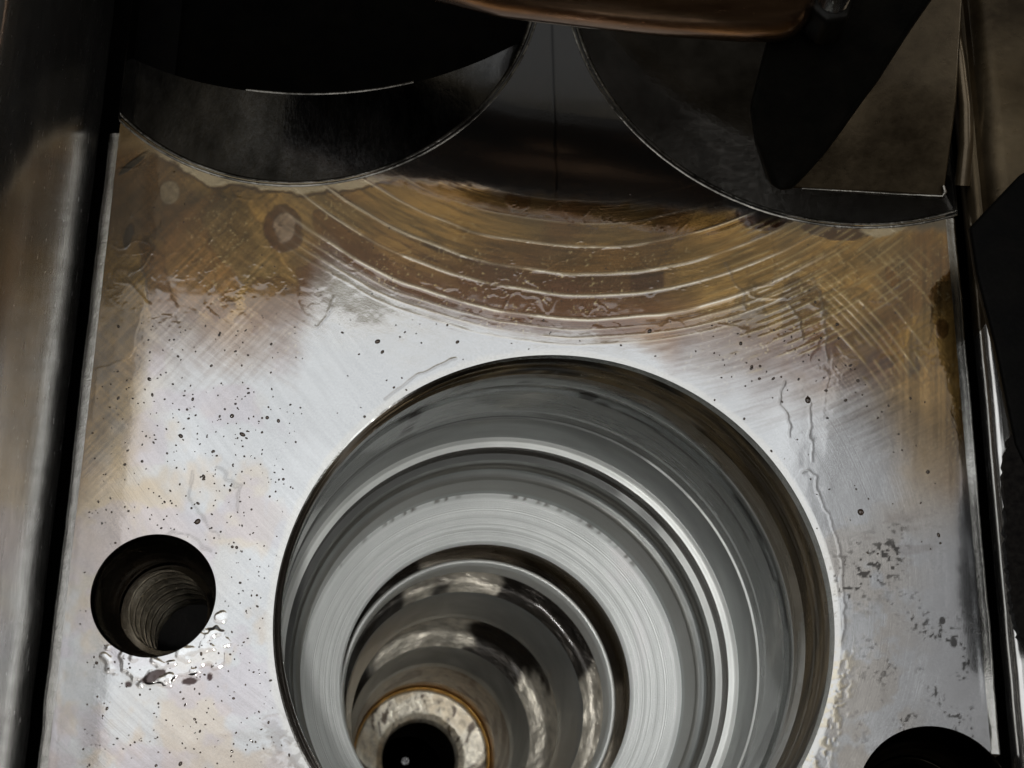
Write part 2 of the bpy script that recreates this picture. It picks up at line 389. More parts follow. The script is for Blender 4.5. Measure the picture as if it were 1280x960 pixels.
# bare metal: warmer towards the left edge and round the bolt hole, greyer at the right
bare = np.tile(ALU, (len(X), 1))
warm = sstep(0.40, 0.62, n1) * sstep(330, 160, X) * sstep(980, 500, Y)
warm = np.maximum(warm, sstep(250, 130, X) * sstep(700, 480, Y) * 0.9 * sstep(.35, .6, n2 * .5 + n3 * .5))
bare = mix(bare, np.array([.46, .34, .19]), warm * 0.85)
bare = mix(bare, np.array([.55, .46, .36]), 0.7 * sstep(.46, .62, fbm(X / 45, Y / 60, 221, 4)) * sstep(400, 300, X) * sstep(470, 560, Y))
bare = mix(bare, np.array([.47, .42, .45]), 0.6 * sstep(.48, .62, fbm(X / 60, Y / 50, 223, 4)) * sstep(400, 300, X))
bare = bare * (0.95 + .10 * sstep(.2, .8, fbm(np.arctan2(X - 900, Y - 100) * 14, np.hypot(X - 900, Y - 100) / 6, 225, 4)) * sstep(520, 420, X) + .05 * sstep(420, 520, X))[:, None]
wr = sstep(1085, 1160, X + (n2 - .5) * 60) * sstep(700, 560, Y) * sstep(1205, 1190, X)
bare = mix(bare, np.array([.44, .31, .15]), wr * 0.8)
wt = sstep(0.45, 0.6, n2) * sstep(980, 1050, X) * sstep(1190, 1100, X) * sstep(600, 700, Y)
bare = mix(bare, np.array([.46, .39, .30]), wt * 0.45)
sm = sstep(.52, .66, fbm(X / 60, Y / 14, 91, 3)) * sstep(1020, 1080, X) * sstep(1185, 1160, X) * sstep(630, 650, Y) * sstep(710, 690, Y)
bare = mix(bare, np.array([.30, .25, .22]), sm * 0.35)
pit = sstep(.60, .72, fbm(X / 5, Y / 5, 52, 3)) * sstep(.42, .6, fbm(X / 30, Y / 30, 53, 2)) * sstep(1040, 1130, X) * sstep(690, 790, Y)
pit = np.maximum(pit, sstep(.58, .68, fbm(X / 6, Y / 5, 54, 3)) * sstep(55, 10, np.abs((X - 1045) * .5 + (Y - 735) * .86)) * sstep(85, 60, np.abs(X - 1060)))
for x, y, r in ((1178, 776, 4), (1192, 803, 5)):
    pit = np.maximum(pit, blob(x, y, r, r * 1.2, 0, .4)[1])
bare = mix(bare, np.array([.045, .042, .04]), pit * 0.9)
height -= pit * 0.0
eL = sstep(95, 40, (X - (148 - (Y - 200) * .115)) + (n2 - .5) * 70) * sstep(760, 560, Y + (n1 - .5) * 200)
bare = mix(bare, np.array([.42, .30, .15]), eL * (.45 + .5 * sstep(.35, .65, n2)))
stain = bare * (1 - varn_refl[:, None]) + vcol * varn_refl[:, None]
shaft_refl = sstep(6, -6, Y - (222 + (X - 480) * 0.095) + (n4 - .5) * 8) * sstep(440, 480, X)  # zone where the shaft's dark reflection is painted into the deck colour
stain = mix(stain, np.array([.17, .165, .155]), shaft_refl * .85)
seam = np.exp(-((X - (690 + (Y - 30) * .03)) / 1.6) ** 2) * shaft_refl
stain = mix(stain, np.array([.03, .03, .03]), seam * .8); height -= seam * .02
# white scraped rings
for r0, amt, w in ((509, .7, 1.3), (542, .8, 1.5), (568, .9, 1.5), (599, 1.0, 1.7), (480, .35, 1.0), (612, .4, 1.0), (622, .5, 1.2), (631, .35, 1.0), (452, .25, 1.)):
    rr = rA + (fbm(X / 60, Y / 60, 63, 2) - .5) * 5
    ext = sstep(340, 420, X) * sstep(1060, 960, X) * (.25 + .75 * sstep(.2, .45, fbm(X / 50, Y / 50 + r0, 71, 2)))
    ln = np.exp(-((rr - r0) / w) ** 2) * ext
    stain = mix(stain, np.array([.75, .68, .55]), ln * amt * 0.95)
    height += 0.0022 * amt * np.exp(-((rr - r0) / (w * 1.1)) ** 2) * ext
# cross-hatch in the top right corner
rD = np.hypot(X - 700, Y - 750)
for k in range(26):
    r0 = 470 + k * 10.5 + 3 * math.sin(k * 7.1)
    ln = np.exp(-((rD - r0) / 1.6) ** 2) * sstep(1000, 1060, X) * sstep(1180, 1150, X) * sstep(300, 330, Y) * sstep(520, 440, Y) * sstep(.35, .55, fbm(X / 30, Y / 30, 81 + k % 3, 2))
    stain = mix(stain, np.array([.58, .45, .22]), ln * 0.45); height += 0.0014 * ln
    r1 = 470 + k * 9.0 + 2 * math.sin(k * 5.3)
    ln = np.exp(-((rA - r1) / 1.5) ** 2) * sstep(860, 960, X) * sstep(1170, 1120, X) * sstep(.42, .6, fbm(X / 35, Y / 35, 91 + k % 4, 2)) * varn_refl
    stain = mix(stain, np.array([.52, .42, .22]), ln * 0.45); height += 0.0014 * ln
# oil-film edges lying on the deck
RIDGES = [[(1000, 592), (1012, 588), (1021, 596), (1022, 612), (1034, 640), (1046, 672), (1053, 705), (1052, 740), (1058, 770), (1052, 800)],
          [(980, 478), (976, 500), (984, 522), (988, 545)], [(1012, 505), (1012, 540), (1016, 575)], [(415, 372), (412, 392), (398, 408)],
          [(905, 330), (915, 345), (930, 365), (933, 385)], [(985, 380), (1000, 400), (1003, 425)], [(1015, 350), (1030, 390), (1034, 450)],
          [(240, 590), (236, 620), (255, 650), (275, 672)], [(270, 585), (300, 610), (295, 640)], [(190, 680), (215, 665), (245, 672), (262, 690)], [(480, 500), (520, 470), (570, 448)]]
for k, pl in enumerate(RIDGES):
    wob = (fbm(X / 14, Y / 14, 101 + k, 2) - .5) * 9
    d = seg_dist(X + wob, Y - wob, pl)
    height += (0.0022 if k in (0, 1, 2, 10) else 0.0012) * np.exp(-(d / 1.3) ** 2)
    stain = mix(stain, stain.mean(0) * 0.35, np.exp(-((d - 1.0) / 1.1) ** 2) * 0.45)
# beads of oil squeezed out below the bolt hole
rng = np.random.default_rng(7)
ob = np.zeros_like(X); near = (X > 90) & (X < 320) & (Y > 640) & (Y < 900)
for k in range(34):
    a = rng.uniform(15, 140)
    rr = rng.uniform(80, 108 if 40 < a < 130 else 92)
    x = 192 + rr * math.cos(math.radians(a)); y = 744 + rr * math.sin(math.radians(a))
    s = rng.uniform(3.0, 7.5)
    ob[near] = ob[near] + np.exp(-((X[near] - x) ** 2 + ((Y[near] - y) * 1.2) ** 2) / (s * s))
beads = np.sqrt(np.clip((ob - .35) / .9, 0, 1))
pool = sstep(.2, .6, blob(215, 820, 66, 30, -12, .35)[1])
height += beads * 0.016 + pool * 0.014
stain = mix(stain, np.array([.80, .80, .80]), np.maximum(beads * .9, pool * .45))  # white highlight of the beads and pool painted into the colour
maroon = np.zeros_like(X)
for x, y, rx, ry, a in ((190, 846, 22, 7, -30), (238, 852, 15, 6, -10), (262, 846, 6, 5, 0), (160, 856, 8, 5, 0)):
    mk = blob(x, y, rx * .6, ry * .8, a, .7)[1]; stain = mix(stain, np.array([.03, .008, .006]), mk * .9); height -= mk * 0.004; maroon = np.maximum(maroon, mk)
# pale ring just outside the bore mouth and the bolt hole
rb = np.hypot(dx - BORE[0], dy - BORE[1]) - BORE[2]
bar_ = sstep(0.07, 0.03, rb + (n4 - .5) * .03)
stain = mix(stain, np.array([.60, .58, .54]), bar_ * .7)
height -= 0.012 * sstep(0.05, 0.0, rb)
crumb = sstep(.5, .62, fbm(X / 6, Y / 6, 131, 2)) * sstep(.22, .08, rb) * sstep(960, 1010, X) * sstep(780, 850, Y)
height += crumb * .003; stain = mix(stain, np.array([.62, .54, .38]), crumb * .7)
crumb2 = sstep(.5, .62, fbm(X / 7, Y / 7, 137, 2)) * sstep(.30, .08, rb) * sstep(420, 380, X) * sstep(870, 930, Y)
height += crumb2 * .003; stain = mix(stain, np.array([.2, .18, .16]), crumb2 * .5)
height += (fbm(X / 26, Y / 26, 151, 3) - .5) * 0.0028 + (fbm(X / 120, Y / 120, 157, 2) - .5) * 0.014
height = height * (1 - .85 * shaft_refl)
edge_fade = sstep(0.0, 0.05, np.minimum(dx - XL, XR - dx))
DV[:, 2] = height * edge_fade * 0.38
px = lambda v: v * 0.00575
arcs = np.stack([px(rA), px(np.hypot(X - 900, Y - 100)), px(rD)], 1)
mA = sstep(560, 440, Y) * sstep(1100, 980, X); mB = sstep(430, 560, Y) * sstep(560, 480, X); mD = np.maximum(sstep(980, 1060, X), sstep(480, 520, Y) * sstep(900, 980, X))
mA = mA * (0.2 + .8 * varn_refl); mB = mB * (.35 + .4 * sstep(.45, .6, n3)); mD = mD * (.5 + .5 * varn_refl)
mA = mA * (1 - .8 * shaft_refl)
film = np.clip(0.8 + 0.3 * sstep(.4, .6, n3) + beads, 0, 1) * (1 - .5 * shaft_refl) * (1 - .8 * pit) * (1 - .95 * maroon)
rough = 0.10 + 0.05 * varn_refl + 0.06 * (n1 - .5) + 0.08 * sstep(960, 1060, X) * (1 - varn_refl) + .15 * pit
rough = np.clip(rough - .1 * beads - .06 * pool, 0.06, .6)
metal = 0.96 - 0.16 * varn_refl * (1 - shaft_refl)
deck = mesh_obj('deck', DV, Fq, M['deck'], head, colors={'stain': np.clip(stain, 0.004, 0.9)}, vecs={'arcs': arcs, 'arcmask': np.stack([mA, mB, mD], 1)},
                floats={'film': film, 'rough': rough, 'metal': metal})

# rounded deck edges, groove, side walls
def strip(name, prof, y0, y1, ny, mat, parent, wob=0.0, seed=0, smooth=True):
    yy = np.linspace(y0, y1, ny); prof = np.asarray(prof, float)
    V = np.zeros((ny, len(prof), 3)); V[..., 0] = prof[None, :, 0]; V[..., 2] = prof[None, :, 1]; V[..., 1] = yy[:, None]
    if wob:
        V[..., 0] += (fbm(yy * 2.2, yy * 0 + seed, seed, 4) - .5)[:, None] * wob * (np.arange(len(prof)) > 0)
    f = grid_faces(ny, len(prof))
    return mesh_obj(name, V.reshape(-1, 3), f, mat, parent, smooth)
def round_edge(x, sgn, r=0.06, depth=-1.4):
    sl = 0.14 if sgn < 0 else 0.22
    pr = [(x, 0.0), (x + sgn * .006, -0.0008), (x + sgn * .03, -0.0008 - .024 * sl), (x + sgn * 0.055, -0.0008 - .049 * sl)]; x = x + sgn * 0.055; r = r * .6
    for k in range(1, 9):
        a = k / 8 * math.pi / 2
        pr.append((x + sgn * r * math.sin(a), -0.009 - r * (.22 * math.sin(a) + 1 - math.cos(a))))
    pr.append((x + sgn * (r + .01), depth))
    return pr
strip('deck_edge', round_edge(XL, -1, 0.065), -1.7, 3.98, 320, M['edge'], head, 0.02, 3)
yh = HOLE2[1] + math.sqrt(HOLE2[2] ** 2 - (XR - HOLE2[0]) ** 2)
strip('deck_edge', round_edge(XR, 1, 0.055), yh, 3.36, 220, M['edge'], head, 0.02, 5)
for x0, x1 in ((-6, -3.45), (3.15, 6)):
    mesh_obj('groove_floor', [(x0, -3, -1.35), (x1, -3, -1.35), (x1, 9, -1.35), (x0, 9, -1.35)], [(0, 1, 2, 3)], M['void'], head, False)
def wall_profile(x, sgn, top=4.5):
    return [(x + sgn * 2.2, -0.25), (x + sgn * 0.10, -0.25), (x + sgn * 0.05, -0.22), (x + sgn * 0.015, -0.12), (x, 0.0), (x + sgn * .005, 0.4), (x + sgn * .01, top * .6), (x + sgn * .03, top - .12), (x + sgn * .08, top - .02), (x + sgn * .2, top), (x + sgn * 2.2, top)]
strip('side_wall', wall_profile(-3.70, -1, 2.3), -3, 9, 160, M['wall'], head, 0.015, 9)
strip('side_wall', wall_profile(3.235, 1, 0.5), -3, 2.35, 90, M['wall'], head, 0.015, 12)
strip('side_wall', wall_profile(3.235, 1, 0.5), 2.352, 9, 90, M['tan'], head, 0.015, 12)

# ------------------------------------------------------------------ the stepped injector bore
VPX, VPY = 692 - 2.5 * 172, 771 + 2.5 * 182           # where the bore's axis runs to
AX = ray(VPX, VPY); AX = AX / np.linalg.norm(AX)
OB = np.array([BORE[0], BORE[1], 0.0])
Z0 = (OB - EYE) @ F_
AXF = AX @ F_
def t_of(f): return Z0 * (f / 2.5) / (1 - f / 2.5) / AXF
E1 = np.array([1.0, 0, 0]); E1 = E1 - AX * (E1 @ AX); E1 /= np.linalg.norm(E1)
E2 = np.cross(E1, AX); E2 /= np.linalg.norm(E2)
if E2[1] < 0: E2 = -E2
NS = 420
THT = np.linspace(0, 2 * math.pi, NS, endpoint=False)
def ring(f, r):
    c = OB + AX * t_of(f)
    full = c + r * (np.cos(THT)[:, None] * E1 + np.sin(THT)[:, None] * E2)
    flat = OB + r * np.stack([np.cos(THT), np.sin(THT), 0 * THT], 1) + AX * t_of(f)
    w = min(1.0, f / 0.05)
    return flat * (1 - w) + full * w
TD = np.degrees(THT)
def lathe(name, prof, mat, parent, color, per=0.05, jit=0.0, extra=None):
    """prof: (f, r) pairs; subdivided along; color: fn(u 0..1 along, theta array, s) -> rgb"""
    P = []
    for (f0, r0), (f1, r1) in zip(prof[:-1], prof[1:]):
        L = math.hypot(t_of(f1) - t_of(f0), r1 - r0); n = max(1, int(L / per))
        for k in range(n): P.append((f0 + (f1 - f0) * k / n, r0 + (r1 - r0) * k / n))
    P.append(prof[-1])
    V = []; along = []; cols = []; wrap = []; s = 0; S = [0]
    for a, b in zip(P[:-1], P[1:]): S.append(S[-1] + math.hypot(t_of(b[0]) - t_of(a[0]), b[1] - a[1]))
    for (f, r), s in zip(P, S):
        rr = ring(f, r)
        if jit:
            j = (fbm(np.cos(THT) * 3 + 9 + f * 10, np.sin(THT) * 3 + 9 + s * 4, 21, 3) - .5) * jit
            rr = rr + AX * j[:, None]
        V.append(rr); along.append(np.full(NS, s))
        cols.append(color(s / max(S[-1], 1e-6), TD, s)); wrap.append(np.stack([np.cos(THT) * 1.6, np.sin(THT) * 1.6, np.full(NS, s * 6.0)], 1))
    return mesh_obj(name, np.concatenate(V), grid_faces(len(P), NS, True), mat, parent, True, colors={'stain': np.clip(np.concatenate(cols), .003, .95)},
                    vecs={'wrap': np.concatenate(wrap)}, floats={'along': np.concatenate(along)})
GREY = np.array([.40, .42, .412]); LGREY = np.array([.72, .74, .72]); DARK = np.array([.05, .04, .03]); RUST = np.array([.16, .115, .06])
def solid(c, var=0.0, seed=1):
    c = np.asarray(c, float)
    def fn(u, td, s):
        o = np.tile(c, (len(td), 1))
        if var:
            n = fbm(np.cos(np.radians(td)) * 4 + 20, np.sin(np.radians(td)) * 4 + 20 + s * 5, seed, 4)
            o = o * (1 + var * (n - .5) * 2)[:, None]
        return o
    return fn
def angd(td, a): return np.abs((td - a + 180) % 360 - 180)
def upper_col(u, td, s):
    o = np.tile(GREY * .8, (len(td), 1))
    c, sn = np.cos(np.radians(td)), np.sin(np.radians(td))
    n = fbm(c * 3 + 30, sn * 3 + 30 + s * 3, 5, 4); nn = fbm(c * 9 + 30, sn * 9 + 30 + s * 9, 8, 3)
    depth = 0.05 + 0.15 * sstep(110, 10, angd(td, 0)) + 0.06 * (n - .5)
    brown = sstep(depth + .03, depth - .03, np.full(len(td), s))
    o = mix(o, RUST * (.75 + .5 * n[:, None]), brown * .85)
    o = mix(o, DARK * .35, sstep(.03, .0, np.abs(s - depth)) * .8 * sstep(150, 60, angd(td, 20)))
    # oil patches and runs
    run = sstep(.66, .72, fbm(c * 2.2 + 3, sn * 2.2 + 3 + s * 1.2, 15, 4)) * sstep(110, 40, angd(td, 50))
    o = mix(o, DARK * .6, run * .85)
    o = mix(o, GREY * 1.25, sstep(.56, .66, nn) * .25)
    for a, s0, da, ds in ((79, .34, 2.2, .05), (82, .26, 5, .020), (74, .40, 5, .016), (60, .42, 14, .013), (94, .20, 3, .022), (121, .42, 2.0, .10), (124, .30, 1.6, .06), (40, .55, 16, .014), (20, .36, 20, .016), (-22, .50, 6, .12), (-28, .62, 5, .08)):
        q = np.hypot(((td - a + 180) % 360 - 180) / da, (s - s0 + (n - .5) * .06) / ds) + (nn - .5) * 1.0
        o = mix(o, DARK * .35, sstep(1.15, .8, q) * .92)
    drip = sstep(3.0, 1.0, angd(td, 118 + 6 * s)) * sstep(.15, .25, s) * sstep(.56, .5, nn)
    o = mix(o, DARK * .5, drip)
    return o
bore = lathe('injector_bore', [(0.036, 1.938), (0.075, 1.935), (0.08, 1.95), (0.10, 1.95), (0.105, 1.932), (0.19, 1.93), (0.195, 1.945), (0.222, 1.945)], M['steel'], head, upper_col, 0.03)
def mouth_col(u, td, s):
    c, sn = np.cos(np.radians(td)), np.sin(np.radians(td)); n = fbm(c * 3 + 40, sn * 3 + 40 + s * 14, 301, 4)
    o = np.tile(DARK * .5, (len(td), 1)); o = mix(o, RUST * 1.3, sstep(130, 40, angd(td, 40)) * sstep(.3, .6, n) * .9)
    return mix(o, DARK * .3, sstep(.6, .75, n) * .6)
lathe('bore_mouth', [(-0.0005, 2.022), (0.002, 2.014), (0.005, 2.006)], M['edge'], bore, solid([.6, .58, .52], .2))
lathe('mouth_chamfer', [(0.005, 2.006), (0.012, 1.985), (0.016, 1.982), (0.022, 1.962), (0.026, 1.96), (0.036, 1.938)], M['steel'], bore, mouth_col, .01)
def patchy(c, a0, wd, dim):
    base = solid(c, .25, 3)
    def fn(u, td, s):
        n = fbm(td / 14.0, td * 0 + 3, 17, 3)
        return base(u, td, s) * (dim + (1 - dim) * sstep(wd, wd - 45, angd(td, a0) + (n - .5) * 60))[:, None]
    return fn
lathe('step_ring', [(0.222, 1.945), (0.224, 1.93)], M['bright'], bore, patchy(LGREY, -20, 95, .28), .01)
lathe('lower_wall', [(0.224, 1.93), (0.24, 1.925), (0.298, 1.922)], M['satin'], bore, solid(GREY * .75, .25, 4), .03)
lathe('step_ring', [(0.298, 1.922), (0.303, 1.895), (0.306, 1.85)], M['bright'], bore, solid(LGREY * 1.05, .2, 7), .01)
lathe('recess_wall', [(0.306, 1.85), (0.333, 1.848)], M['steel'], bore, solid(DARK * 1.6, .4, 8), .02)
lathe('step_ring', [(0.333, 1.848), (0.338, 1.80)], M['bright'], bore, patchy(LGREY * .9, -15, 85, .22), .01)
def land_col(u, td, s):
    o = np.tile(GREY * .85, (len(td), 1)); o = o * (0.8 + .4 * fbm(np.cos(np.radians(td)) * 4 + 5, np.sin(np.radians(td)) * 4 + 5 + s, 31, 3))[:, None]
    return mix(o, RUST * .9, .35 * sstep(.4, .7, np.full(len(td), fbm(np.array([s * 9]), np.array([0.]), 4, 2)[0])))
lathe('land_wall', [(0.338, 1.80), (0.345, 1.775), (0.352, 1.79), (0.36, 1.765), (0.368, 1.78), (0.376, 1.70), (0.43, 1.685)], M['satin'], bore, land_col, .02)
def cone_col(u, td, s):
    o = solid(np.array([.88, .91, .90]), .12, 12)(u, td, s)
    tick = sstep(.28, .06, np.abs((td / 3.6 + .15 * np.sin(td)) % 1.0 - .5)) * (1.0 if u < .10 else 0.0) * sstep(75, 45, angd(td, 95)) * sstep(.3, .6, fbm(td / 4.0, td * 0, 9, 2))
    return mix(o, DARK * 2, tick * .8)
lathe('cone_seat', [(0.43, 1.685), (0.437, 1.66), (0.474, 1.32), (0.480, 1.305)], M['cone'], bore, cone_col, .02)
lathe('seat_groove', [(0.480, 1.305), (0.49, 1.37), (0.60, 1.37), (0.605, 1.30), (0.545, 1.295)], M['steel'], bore, solid(RUST * .7, .7, 14), .02)
lathe('seat_lip', [(0.545, 1.295), (0.541, 1.28), (0.541, 1.255), (0.548, 1.235), (0.575, 1.232)], M['bright'], bore, solid(LGREY * 1.05, .1, 15), .01)
def gal_col(pale_a, dark_a, seed):
    def fn(u, td, s):
        c, sn = np.cos(np.radians(td)), np.sin(np.radians(td))
        n = fbm(c * 2.5 + 7, sn * 2.5 + 7 + s * 2, seed, 4); w = (n - .5) * 60
        o = np.tile(np.array([.24, .22, .185]), (len(td), 1))
        for a, wd in pale_a: o = mix(o, np.array([.70, .65, .55]), sstep(wd, wd * .5, angd(td + w, a)))
        for a, wd in dark_a: o = mix(o, np.array([.03, .025, .02]), sstep(wd, wd * .7, angd(td + w, a)))
        return o
    return fn
lathe('gallery_floor', [(0.575, 1.232), (0.58, 1.44), (0.628, 1.46), (0.634, 1.40), (0.632, 1.25), (0.64, 1.165)], M['cast'], bore, gal_col([(90, 32), (0, 45), (300, 60)], [(48, 38), (150, 50)], 33), .03, .05)
lathe('middle_land', [(0.64, 1.165), (0.645, 1.15), (0.70, 1.062), (0.712, 1.05)], M['satin'], bore, solid(GREY * .95, .2, 16), .02)
lathe('gallery_floor', [(0.712, 1.05), (0.72, 1.24), (0.80, 1.25), (0.818, 1.15), (0.822, 1.05), (0.826, 0.985)], M['cast'], bore, gal_col([(95, 50), (10, 70)], [(52, 26), (180, 40)], 43), .03, .06)
lathe('nozzle_land', [(0.826, 0.985), (0.83, 0.972), (0.872, 0.895), (0.885, 0.885)], M['satin'], bore, solid(GREY * 1.0, .35, 18), .02)
def ledge(u, td, s):
    o = np.tile(np.array([.50, .43, .34]), (len(td), 1))
    n = fbm(np.cos(np.radians(td)) * 4 + 50, np.sin(np.radians(td)) * 4 + 50 + s * 6, 61, 4)
    o = mix(o, np.array([.22, .16, .11]), sstep(.5, .65, n))
    return mix(o, np.array([.42, .22, .05]), np.full(len(td), 1.0 if u > .55 else 0.0))
lathe('nozzle_ledge', [(0.885, 0.885), (0.90, 0.868), (0.935, 0.82), (0.95, 0.815), (0.975, 0.82)], M['cast'], bore, ledge, .02)
lathe('nozzle_hole', [(0.975, 0.82), (0.985, 0.80), (1.02, .50), (1.20, .46), (1.24, .40), (1.25, .02)], M['holewall'], bore, solid(DARK, .3), .08)

# washer at the bottom of the bore and the nozzle tip inside it
cw = OB + AX * t_of(0.975)
washer = empty('sealing_washer', tuple(cw))
tag(washer, 'pale worn sealing washer with a gold edge at the bottom of the bore', 'washer')
def wcol(u, td, s):
    c, sn = np.cos(np.radians(td)), np.sin(np.radians(td))
    n = fbm(c * 3 + 50, sn * 3 + 50 + s * 5, 61, 4); k = fbm(c * 7 + 10, sn * 7 + 10 + s * 12, 66, 3)
    o = np.tile(np.array([.88, .83, .70]), (len(td), 1))
    if s > 0.50: return np.tile(DARK * .2, (len(td), 1))  # shade inside the washer hole painted into its colour
    o = mix(o, np.array([.66, .58, .44]), sstep(.48, .66, n)); o = mix(o, np.array([.12, .09, .065]), sstep(.66, .72, k))
    return o
lathe('washer_rim', [(0.972, 0.815), (0.962, 0.812), (0.957, 0.80), (0.957, 0.79), (0.9615, 0.775)], M['cast'], washer, solid(np.array([.85, .47, .10]), .3, 5), .006)
lathe('washer_face', [(0.9615, 0.775), (0.963, 0.765), (0.966, 0.52), (0.970, 0.455), (0.98, 0.437), (1.06, .43)], M['washer'], washer, wcol, .02)
tipc = OB + AX * t_of(1.09) + 0.17 * E2
tip = empty('nozzle_tip', tuple(tipc)); tag(tip, 'small shiny steel nozzle tip inside the black hole of the washer', 'nozzle tip')
def tip_ring(h, r):
    return tipc - AX * h + r * (np.cos(THT[::14])[:, None] * E1 + np.sin(THT[::14])[:, None] * E2)
def tip_mesh(name, prof, mat):
    V = np.concatenate([tip_ring(h, r) for h, r in prof]); n = len(THT[::14])
    return mesh_obj(name, V, grid_faces(len(prof), n, True), mat, tip)
tip_mesh('tip_body', [(-.9, .16), (-.1, .15), (-.02, .13), (0.02, .115)], M['holewall'])
tip_mesh('tip_dome', [(0.02, .115), (.06, .105), (.095, .08), (.115, .045), (.118, .03), (.10, .02), (.09, .003)], M['nozzle'])

# ------------------------------------------------------------------ bolt holes
def vlathe(name, c, prof, mat, parent, n=160, twist=None, clamp=False):
    th = np.linspace(0, 2 * math.pi, n, endpoint=False); V = []
    for z, r in prof:
        rr = np.full(n, r) if twist is None else r + twist(z, th)
        V.append(np.stack([c[0] + rr * np.cos(th), c[1] + rr * np.sin(th), np.full(n, z)], 1))
    V = np.concatenate(V)
    if clamp: V[:, 0] = np.clip(V[:, 0], XL - .02, XR + .10)
    return mesh_obj(name, V, grid_faces(len(prof), n, True), mat, parent)
def bolt_hole(c, r, ri, d1, tm):
    h = vlathe('bolt_hole', c, [(-0.012, r + .004), (-0.03, r - .012), (-0.06, r - .025), (-0.10, r - .022), (-0.14, r - .03), (-d1, r - .035), (-d1 - .05, ri + .04), (-d1 - .1, ri + .02)], M['holewall'], head)
    def tw(z, th):
        ph = (z / 0.19 + th / (2 * math.pi)) % 1.0
        return 0.075 * (np.abs(ph - .5) * 2 - .5)
    vlathe('thread', c, [(-d1 - .08 - k * 0.012, ri) for k in range(100)], tm, h, 96, tw)
    vlathe('hole_floor', c, [(-d1 - 1.26, ri + .05), (-d1 - 1.30, .01)], M['void'], h, 48)
    vlathe('hole_lip', c, [(0.0, r + .003), (-0.006, r + .001), (-0.014, r - .003)], M['edge'], h)
    return h
bolt_hole(HOLE1[:2], HOLE1[2], 0.325, 0.42, M['thread'])
bolt_hole(HOLE2[:2], HOLE2[2], 0.40, 0.6, M['holewall'])

# ------------------------------------------------------------------ valve pockets
def lip(c, R, parent):
    vlathe('pocket_lip', c, [(0.001, R + .030), (0.005, R + .024), (0.006, R + .016), (0.003, R + .008), (-0.004, R + .003), (-0.03, R - .012), (-0.034, R - .022), (-0.03, R - .030), (-0.05, R - .05)], M['lip'], parent, 420, None, True)
def fit_circle(pts):
    q = np.array(pts)[:, :2]; A = np.c_[2 * q, np.ones(len(q))]
    k = np.linalg.lstsq(A, (q ** 2).sum(1), rcond=None)[0]
    return k[0], k[1], math.sqrt(k[2] + k[0] ** 2 + k[1] ** 2)
# left pocket: a sloping seat in front of a deep black recess with a wide curved edge
c, R = POCK1[:2], POCK1[2]
pk = vlathe('valve_pocket', c, [(-0.045, R - .045), (-0.26, R - .05)], M['seat'], head, 360, None, True)
lip(c, R, pk)
ax_, ay_, ar_ = fit_circle([at(250, 101, -.15), at(295, 108, -.15), at(385, 116, -.15), at(465, 112, -.15), at(575, 86, -.15), at(630, 60, -.15)])
xx = np.linspace(XL - .02, c[0] + R - .06, 240)
yr = c[1] - np.sqrt(np.maximum((R - .05) ** 2 - (xx - c[0]) ** 2, 0))
tp = sstep(-3.35, -2.55, xx)
ya = np.maximum(ay_ - np.sqrt(np.maximum(ar_ ** 2 - (xx - ax_) ** 2, 0)), yr + .002)
rows = []
for k in range(14):
    u = k / 13
    rows.append(np.stack([xx, yr + (ya - yr) * u, np.full_like(xx, -.215) + .045 * u ** 1.4 * (.15 + .85 * sstep(-3.4, -2.3, xx))], 1))
mesh_obj('seat_floor', np.concatenate(rows), grid_faces(14, 240), M['seat'], pk)
sel = slice(70, 170)
rows = [np.stack([xx, ya + o, -.215 + .045 * (.15 + .85 * sstep(-3.4, -2.3, xx)) + z], 1) for o, z in ((0, 0), (.008, .004), (.018, .004), (.026, -.006))]
rows = [r_[sel] for r_ in rows]
mesh_obj('recess_edge', np.concatenate(rows), grid_faces(4, 100), M['lip'], pk)
rows = [np.stack([xx, ya + .001, -.217 + .045 * (.15 + .85 * sstep(-3.4, -2.3, xx))], 1), np.stack([xx, ya + .03, np.full_like(xx, -1.5)], 1), np.stack([xx, ya * 0 + 8.0, np.full_like(xx, -1.5)], 1)]
mesh_obj('recess', np.concatenate(rows), grid_faces(3, 240), M['void'], pk)
# right pocket: shallow polished floor with a guide hole
c, R = POCK2[:2], POCK2[2]
pk = vlathe('valve_pocket', c, [(-0.045, R - .045), (-0.10, R - .05), (-0.10, .57)], M['pocket'], head, 360, None, True)
lip(c, R, pk)
vlathe('guide_hole', c, [(-.10, .57), (-.12, .55), (-1.0, .55), (-1.0, .01)], M['void'], pk, 120)

# ------------------------------------------------------------------ rocker shaft, rocker arm, pedestal
def tube(pts, rad, n=40):
    pts = np.asarray(pts, float); V = []
    for i, p in enumerate(pts):
        d = pts[min(i + 1, len(pts) - 1)] - pts[max(i - 1, 0)]; d /= np.linalg.norm(d)
        u = np.cross(d, [0, 0, 1.0]); u /= np.linalg.norm(u); v = np.cross(u, d)
        a = np.linspace(0, 2 * math.pi, n, endpoint=False)
        V.append(p + rad[i] * (np.cos(a)[:, None] * u + np.sin(a)[:, None] * v))
    return np.concatenate(V), grid_faces(len(pts), n, True)
RB = 0.46
sil = [(300, -60), (430, -30), (560, 4), (640, 24), (740, 36), (840, 47), (930, 53), (965, 53)]
bp = [at(x, y, 1.36) + RB * np.array([0, .85, .53]) for x, y in sil]
cap = []; cr = []
for k in range(1, 9):
    a = k / 8 * math.pi / 2
    cap.append(bp[-1] + np.array([.28 * math.sin(a), 0.0, 0])); cr.append(RB * max(.02, math.cos(a) ** .6))
shaft = empty('rocker_shaft', tuple(at(740, 36, 1.36))); tag(shaft, 'brown oily round shaft crossing above the deck at the top of the photo', 'shaft')
